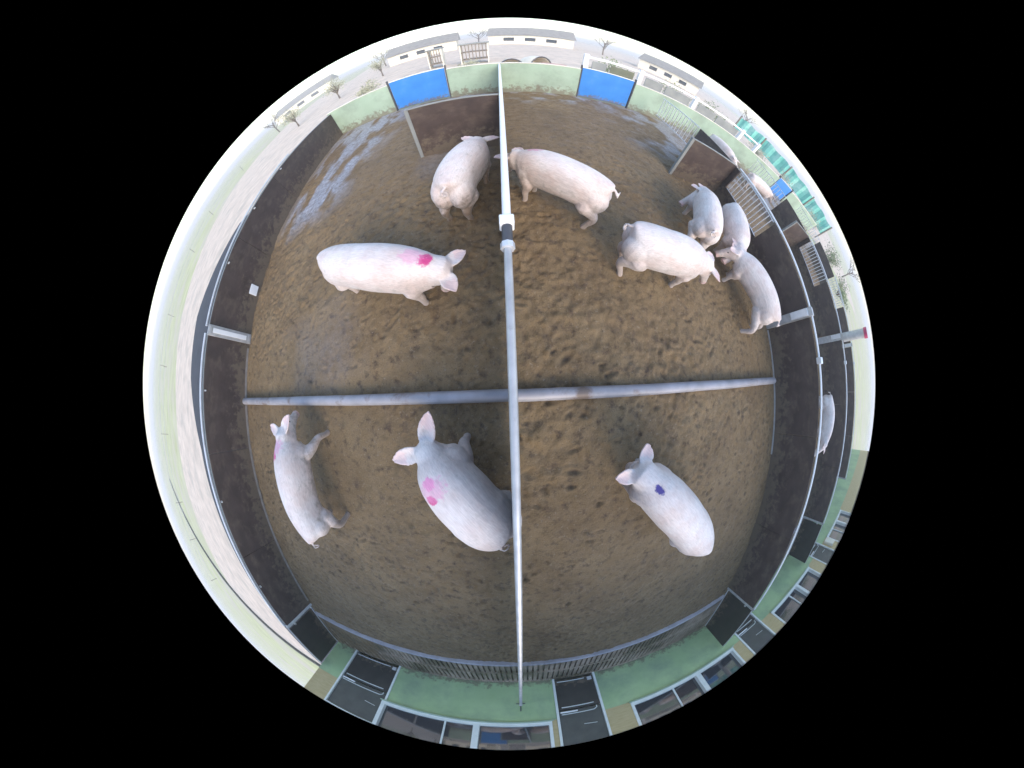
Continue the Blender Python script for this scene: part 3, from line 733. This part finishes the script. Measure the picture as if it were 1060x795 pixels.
make_pig('pig with magenta shoulder mark, snout at the floor pipe, nearest the left wall',
         [(-2.30, -1.58, .68), (-2.40, -1.17, .75), (-2.42, -0.70, .75), (-2.44, -0.42, .66)], (-2.60, -0.14, .22), girth=.95, ear_len=.24, dirt=.45,
         marks=[(-2.49, -.55, .70, .055, .065, .14, PINK, .95), (-2.47, -.46, .70, .085, .12, .16, FADE, .6)], feet={'fr': (.18, -.12), 'hr': (-.06, -.10)}, ear_spread=.95)
make_pig('pig with two pink marks on its back, curved body next to the central pipe',
         [(-.15, -1.12, .70), (-.31, -.89, .77), (-.50, -.63, .76), (-.60, -.45, .67)], (-.78, -.45, .12), girth=1.16, ear_len=.25, dirt=.3, taper=.3,
         marks=[(-.57, -.69, .76, .040, .055, .12, PINK, .95), (-.58, -.57, .75, .045, .06, .12, FADE, .95), (-.575, -.62, .76, .09, .15, .12, FADE, .5)], ear_spread=1.0, feet={'fr': (.10, -.05)}, head_k=.9)
make_pig('pig with a dark blue mark on its shoulders, alone in the lower right pen',
         [(2.08, -1.89, .70), (1.70, -1.43, .76), (1.30, -1.00, .76), (1.06, -0.75, .67)], (1.12, -0.79, .12), girth=1.12, ear_len=.175, taper=.2, dirt=.25,
         marks=[(1.09, -.80, .74, .06, .038, .12, BLUE, .98), (.92, -.84, .5, .06, .04, .1, BLUE, .8)], ear_spread=.8)
make_pig('lone pig behind the right partition, curving along the rim of the picture',
         [(7.8, -.62, .70), (7.85, -1.05, .80), (7.72, -1.45, .79), (7.55, -1.75, .70)], (7.2, -2.1, .25), girth=1.0, dirt=.3, group='pigs in the neighbouring pen')
make_pig('far pig at the upper right behind the barred partition, nearest the green wall',
         [(6.98, 7.75, .68), (7.02, 7.3, .75), (7.05, 6.8, .74), (7.08, 6.55, .66)], (7.2, 6.2, .3), girth=1.0, dirt=.2, group='pigs in the neighbouring pen')
make_pig('far pig at the upper right behind the partition rail, closer to the blue gate',
         [(7.62, 6.0, .68), (8.0, 5.9, .75), (8.5, 5.85, .74), (8.75, 5.8, .66)], (9.0, 5.7, .3), girth=1.0, dirt=.2, group='pigs in the neighbouring pen')

# ------------------------------------------------------------------ things beyond the pens
# long white railed feed fence with grey and olive panels
ff_ = thing('feed_fence', 'white railed fence with grey and olive panels beyond the green wall at upper right', 'fence', (3.2, 11, 0))
MB().box(0, 9.6, -.05, .05, 1.32, 1.42, .01).build('top_beam', mt('white'), ff_)
for i, (a, b) in enumerate(((.25, .8), (.95, 1.9), (2.4, 3.2), (3.35, 4.6), (5.1, 6.2), (6.3, 7.8))):
    MB().box(a, b, -.02, .02, .55, 1.22, .01).build('panel', mt('olive' if i in (1,) else 'grey_panel'), ff_)
for x in (0, 2.15, 4.85, 8.05, 9.5): MB().box(x - .09, x + .09, -.09, .09, -.03, 1.5, .01).build('post', mt('white'), ff_)
MB().box(0, 9.6, .03, .12, -.03, .5, .01).build('base_wall', mt('cream'), ff_)
bw = MB().box(1.45, 2.2, 9.4, 9.6, -.03, .95, .01); tag(bw.build('brick_wall', mt('pink_brick')), 'short pale pink brick wall behind the green wall, left of the right blue gate', 'wall')
# slatted racks
def rack(x, y, w, h, n, label):
    t = thing('slatted_rack', label, 'rack', (x, y, 0), 0, 'pale slatted racks in the yard')
    for s in (0, w): MB().box(s - .03, s + .03, -.5, .5, -.03, h, .005).build('side', mt('cream'), t)
    for k in range(3):
        z = .3 + k * (h - .35) / 2
        MB().box(.03, w - .03, -.5, .5, z, z + .06, .005).build('shelf', mt('wood'), t)
    for k in range(n):
        x_ = .1 + k * (w - .2) / (n - 1); MB().box(x_ - .025, x_ + .025, -.52, -.501, .3, h - .05).build('slat', mt('wood'), t)
    MB().box(-.1, w + .1, -.55, .55, h + .001, h + .08, .01).build('lid', mt('grey_panel'), t)
rack(-1.65, 18, 1.45, 1.5, 8, 'wide slatted rack in the yard above the green wall, left of the white pipe')
rack(-3.6, 19, .8, 1.5, 5, 'narrow slatted rack behind the left blue gate')
# calf hutches
def hutch(x, y, rz, s, label):
    t = thing('calf_hutch', label, 'hutch', (x, y, -.03), rz, 'rounded hutches in the yard')
    m = MB(); n = 10; v = []; f = []
    prof_ = [(-.9, .35), (-.8, .62), (-.3, .75), (.3, .78), (.6, .78)]
    for (yy, r) in prof_:
        for k in range(n + 1):
            a = math.pi * k / n; v.append((math.cos(a) * r * s, yy * s * -1, math.sin(a) * r * 1.25 * s))
    for i in range(len(prof_) - 1):
        for k in range(n): a = i * (n + 1) + k; f.append((a, a + 1, a + n + 2, a + n + 1))
    f.append(tuple(range(n + 1)))
    m.add(v, f); o = m.build('shell', mt('cream'), t, smooth=True); sm = o.modifiers.new('t', 'SOLIDIFY'); sm.thickness = .03
    MB().tube([(math.cos(math.pi * k / 14) * .78 * s, -.6 * s, math.sin(math.pi * k / 14) * .78 * 1.25 * s) for k in range(15)], .035, 8).build('rim', mt('dark_rubber'), t, smooth=True)
hutch(.75, 13.2, 0, .75, 'rounded cream hutch with dark opening right beside the top of the white pipe')
hutch(1.9, 14.5, .5, .8, 'second cream hutch further right, beyond the green wall')
# turquoise sheet windbreak
wb = thing('windbreak', 'turquoise sheeting fence far off at the upper right rim', 'windbreak', (0, 0, 0))
pts = [(17.0, 17.6), (18.4, 15.8), (19.8, 13.6), (21.4, 11.6), (22.8, 9.6)]
for (a, b) in zip(pts, pts[1:]):
    m = MB(); k = 10; v = []; f = []
    dx, dy = b[0] - a[0], b[1] - a[1]; L_ = math.hypot(dx, dy); nx_, ny_ = -dy / L_, dx / L_
    for i in range(k + 1):
        t = i / k; w_ = .09 * math.sin(i * 1.9)
        for th in (0, .03):
            for z in (.7, 2.02 + .06 * math.sin(i * 1.1 + a[0])): v.append((a[0] + dx * t + nx_ * (w_ + th), a[1] + dy * t + ny_ * (w_ + th), z))
    for i in range(k):
        q = i * 4; f += [(q, q + 4, q + 5, q + 1), (q + 2, q + 3, q + 7, q + 6), (q + 1, q + 5, q + 7, q + 3), (q, q + 2, q + 6, q + 4)]
    f += [(0, 1, 3, 2), (k * 4, k * 4 + 2, k * 4 + 3, k * 4 + 1)]
    m.add(v, f); m.build('sheet', mt('teal'), wb, smooth=False)
for p in pts: MB().tube([(p[0], p[1], -.05), (p[0], p[1], 2.15)], .06, 8).build('post', mt('wood'), wb)

# shrubs: many small leaf faces on twigs
def shrub(name, label, x, y, h, r, n, leafm, group, seed, cat='shrub', trunk=None):
    rs = random.Random(seed); t = thing(name, label, cat, (x, y, -.05), 0, group)
    tw_ = MB(); lf = MB(); tips = []
    th = trunk or .0
    if trunk: tw_.tube([(0, 0, 0), (rs.uniform(-.1, .1), rs.uniform(-.1, .1), th)], [.02 * h + .03, .012 * h + .015], 8)
    for i in range(int(10 + h * 3)):
        a = rs.uniform(0, 2 * math.pi); rr = r * rs.uniform(.3, 1); z = th * .7 + (h - th * .7) * rs.uniform(.35, 1.0) * (1 - .35 * (rr / r) ** 2)
        b = Vector((0, 0, th * rs.uniform(.5, 1) if trunk else 0)); e_ = Vector((math.cos(a) * rr, math.sin(a) * rr, z)); mid = (b + e_) / 2 + Vector((0, 0, .1 * h))
        tw_.tube([b, mid, e_], [.012 * h + .006, .007 * h + .004, .003], 5)
        tips += [e_, mid * .4 + e_ * .6, mid]
    for i in range(n):
        q = rs.choice(tips) + Vector((rs.gauss(0, r * .17), rs.gauss(0, r * .17), rs.gauss(0, h * .09)))
        if q.z < .02: q.z = .05
        s = rs.uniform(.03, .07) * (1 + h * .12); u = Vector((rs.gauss(0, 1), rs.gauss(0, 1), rs.gauss(0, 1))).normalized(); w_ = u.orthogonal().normalized()
        lf.add([q - u * s, q + w_ * s * .5, q + u * s, q - w_ * s * .5], [(0, 1, 2, 3)])
    tw_.build('branches', mt('bark'), t, smooth=True); lf.build('foliage', mt(leafm), t)
    return t
sp = [(17.2, 14.6, 1.3, .9, 'pale bushy shrub in front of the upper end of the turquoise sheeting'),
      (18.8, 12.4, 1.4, 1.0, 'pale bushy shrub in front of the middle of the turquoise sheeting'),
      (20.4, 10.0, 1.5, 1.0, 'pale bushy shrub in front of the lower end of the turquoise sheeting'),
      (21.5, 7.2, 1.6, 1.1, 'round green shrub at the rim just below the turquoise sheeting'),
      (22.5, 5.0, 1.5, 1.1, 'green shrub at the right rim, above the red-capped post')]
for i, (x, y, h, r, lab) in enumerate(sp):
    shrub('shrub', lab, x, y, h, r, 900, 'leaf_pale' if i < 3 else 'leaf', 'shrubs beyond the right pens', 30 + i)
sq = [(-.9, 12.6, .9, .5, 'small grey shrub in the yard straight above the white pipe'), (5.2, 13.2, 1.5, .9, 'bushy green shrub behind the left half of the feed fence'),
      (8.6, 13.4, 1.5, 1.0, 'bushy green shrub behind the middle of the feed fence'), (11.5, 14.2, 1.7, 1.1, 'bushy green shrub behind the right end of the feed fence'),
      (-6.2, 15, 1.2, .8, 'thin shrub beyond the green wall left of the left blue gate')]
for i, (x, y, h, r, lab) in enumerate(sq):
    shrub('shrub', lab, x, y, h, r, 700, 'leaf' if i in (1, 2, 3) else 'leaf_pale', 'shrubs beyond the green wall', 90 + i)
tp_ = [(-12.5, 24, 2.6, 1.0, 'small bare-looking tree left of the left blue gate'), (-9.4, 27, 2.4, .9, 'small thin tree behind the left end of the green wall'),
       (-16, 22, 2.6, 1.1, 'small pale tree at the upper left beyond the corner of the pens')]
for i, (x, y, h, r, lab) in enumerate(tp_):
    shrub('small_tree', lab, x, y, h, r, 700, 'leaf_pale', 'thin trees beyond the yard', 60 + i, 'tree', 1.0)

# field edge lines: low wire fence left, dark edging beside the barn end
fn = thing('wire_fence', 'low wire fence on dark posts along the field at the far left', 'fence', (-34, 0, 0))
for yy in (-20, -14.5, -10.2, -3.1, 3.6, 8.8, 16.5, 22, 30.5): MB().tube([(0, yy, -.05), (.04, yy + .1, 1.0)], .03, 6).build('post', mt('wood'), fn)
for z in (.4, .9): MB().tube([(0, -20, z), (0, 31, z)], .02, 6).build('wire', mt('steel'), fn)
ed = MB().box(-60, -4.9, -13.6, -13.35, -.05, .12, .01); tag(ed.build('edging', mt('board_black')), 'dark edging line between yard and grass at the lower left rim', 'edging')
# distant hedgerow and buildings on the horizon
def far_barn(x, y, w, d, h, rz, label):
    t = thing('farm_building', label, 'building', (x, y, 0), rz, 'distant farm buildings')
    MB().box(-w / 2, w / 2, -d / 2, d / 2, -.05, h).build('wall', mt('cream'), t)
    r_ = MB(); r_.add([(-w / 2 - .3, -d / 2 - .3, h + .01), (w / 2 + .3, -d / 2 - .3, h + .01), (w / 2 + .3, d / 2 + .3, h + .01), (-w / 2 - .3, d / 2 + .3, h + .01), (-w / 2 - .3, 0, h + d * .22), (w / 2 + .3, 0, h + d * .22)],
                      [(0, 1, 5, 4), (2, 3, 4, 5), (0, 4, 3), (1, 2, 5), (0, 3, 2, 1)])
    r_.build('roof', mt('roof'), t)
    for k in range(3): MB().box(-w / 2 + w * (k + .7) / 4 , -w / 2 + w * (k + 1.2) / 4, -d / 2 - .02, -d / 2 + .05, h * .35, h * .75).build('window', mt('glass'), t)
far_barn(-9, 46, 9, 7, 1.7, .05, 'low cream farm building beyond the yard above the left blue gate')
far_barn(6, 52, 12, 8, 1.8, -.1, 'long low cream farm building beyond the yard right of the white pipe')
far_barn(26, 44, 9, 7, 1.8, -.6, 'low cream farm building beyond the feed fence at the upper right')
def bare_tree(x, y, h, seed, label):
    rs = random.Random(seed); t = thing('bare_tree', label, 'tree', (x, y, -.05), 0, 'bare trees along the horizon')
    tr = MB(); br = MB(); tr.tube([(0, 0, 0), (rs.uniform(-.1, .1), rs.uniform(-.1, .1), h * .35), (rs.uniform(-.2, .2), rs.uniform(-.2, .2), h * .55)], [.05 * h / 2, .035 * h / 2, .02 * h / 2], 8)
    def grow(p, d, L_, r_, k):
        q = p + d * L_ + Vector((rs.gauss(0, .06), rs.gauss(0, .06), .04)) * L_; br.tube([p, (p + q) / 2 + Vector((0, 0, .04 * L_)), q], [r_, r_ * .75, r_ * .5], 5)
        if k:
            for _ in range(3):
                e_ = (d + Vector((rs.gauss(0, .55), rs.gauss(0, .55), rs.uniform(-.1, .5)))).normalized(); grow(q, e_, L_ * rs.uniform(.6, .8), r_ * .5, k - 1)
    for i in range(7):
        a = i * 2.4 + rs.random(); z = h * (.25 + .3 * i / 7); grow(Vector((0, 0, z)), Vector((math.cos(a) * .8, math.sin(a) * .8, .7)).normalized(), h * .2, .014 * h, 3)
    tr.build('trunk', mt('bark'), t, smooth=True); br.build('crown', mt('bark'), t, smooth=True)
for i, (x, y, h, lab) in enumerate((
    (-31, 38, 4.5, 'bare tree on the horizon at the upper left'), (-17, 52, 5.0, 'bare tree left of the low buildings beyond the left blue gate'),
    (-2, 55, 4.6, 'bare tree between the two low buildings above the white pipe'), (17, 50, 5.2, 'bare tree on the horizon above the right blue gate'),
    (38, 38, 5.0, 'bare tree above the upper end of the turquoise sheeting'), (45, 12, 4.5, 'bare tree at the right rim beyond the shrubs'))):
    bare_tree(x, y, h, 200 + i, lab)
far_barn(-60, 95, 22, 12, 3.0, .2, 'low cream farm building on the horizon at the upper left')

# volume added to imitate overexposed distance, thin haze over the yard and fields
hz = MB().box(-1600, 1600, -1600, 1600, -1.05, 7.5)
ho = hz.build('added_haze', None); ho['kind'] = 'stuff'
hm_ = bpy.data.materials.new('washout_air'); hm_.use_nodes = True; ht = hm_.node_tree
ht.nodes.remove(ht.nodes['Principled BSDF'])
pv = ht.nodes.new('ShaderNodeVolumePrincipled'); pv.inputs['Color'].default_value = (.98, .98, 1, 1); pv.inputs['Density'].default_value = .0045
ht.links.new(pv.outputs[0], ht.nodes['Material Output'].inputs['Volume']); ho.data.materials.clear(); ho.data.materials.append(hm_)
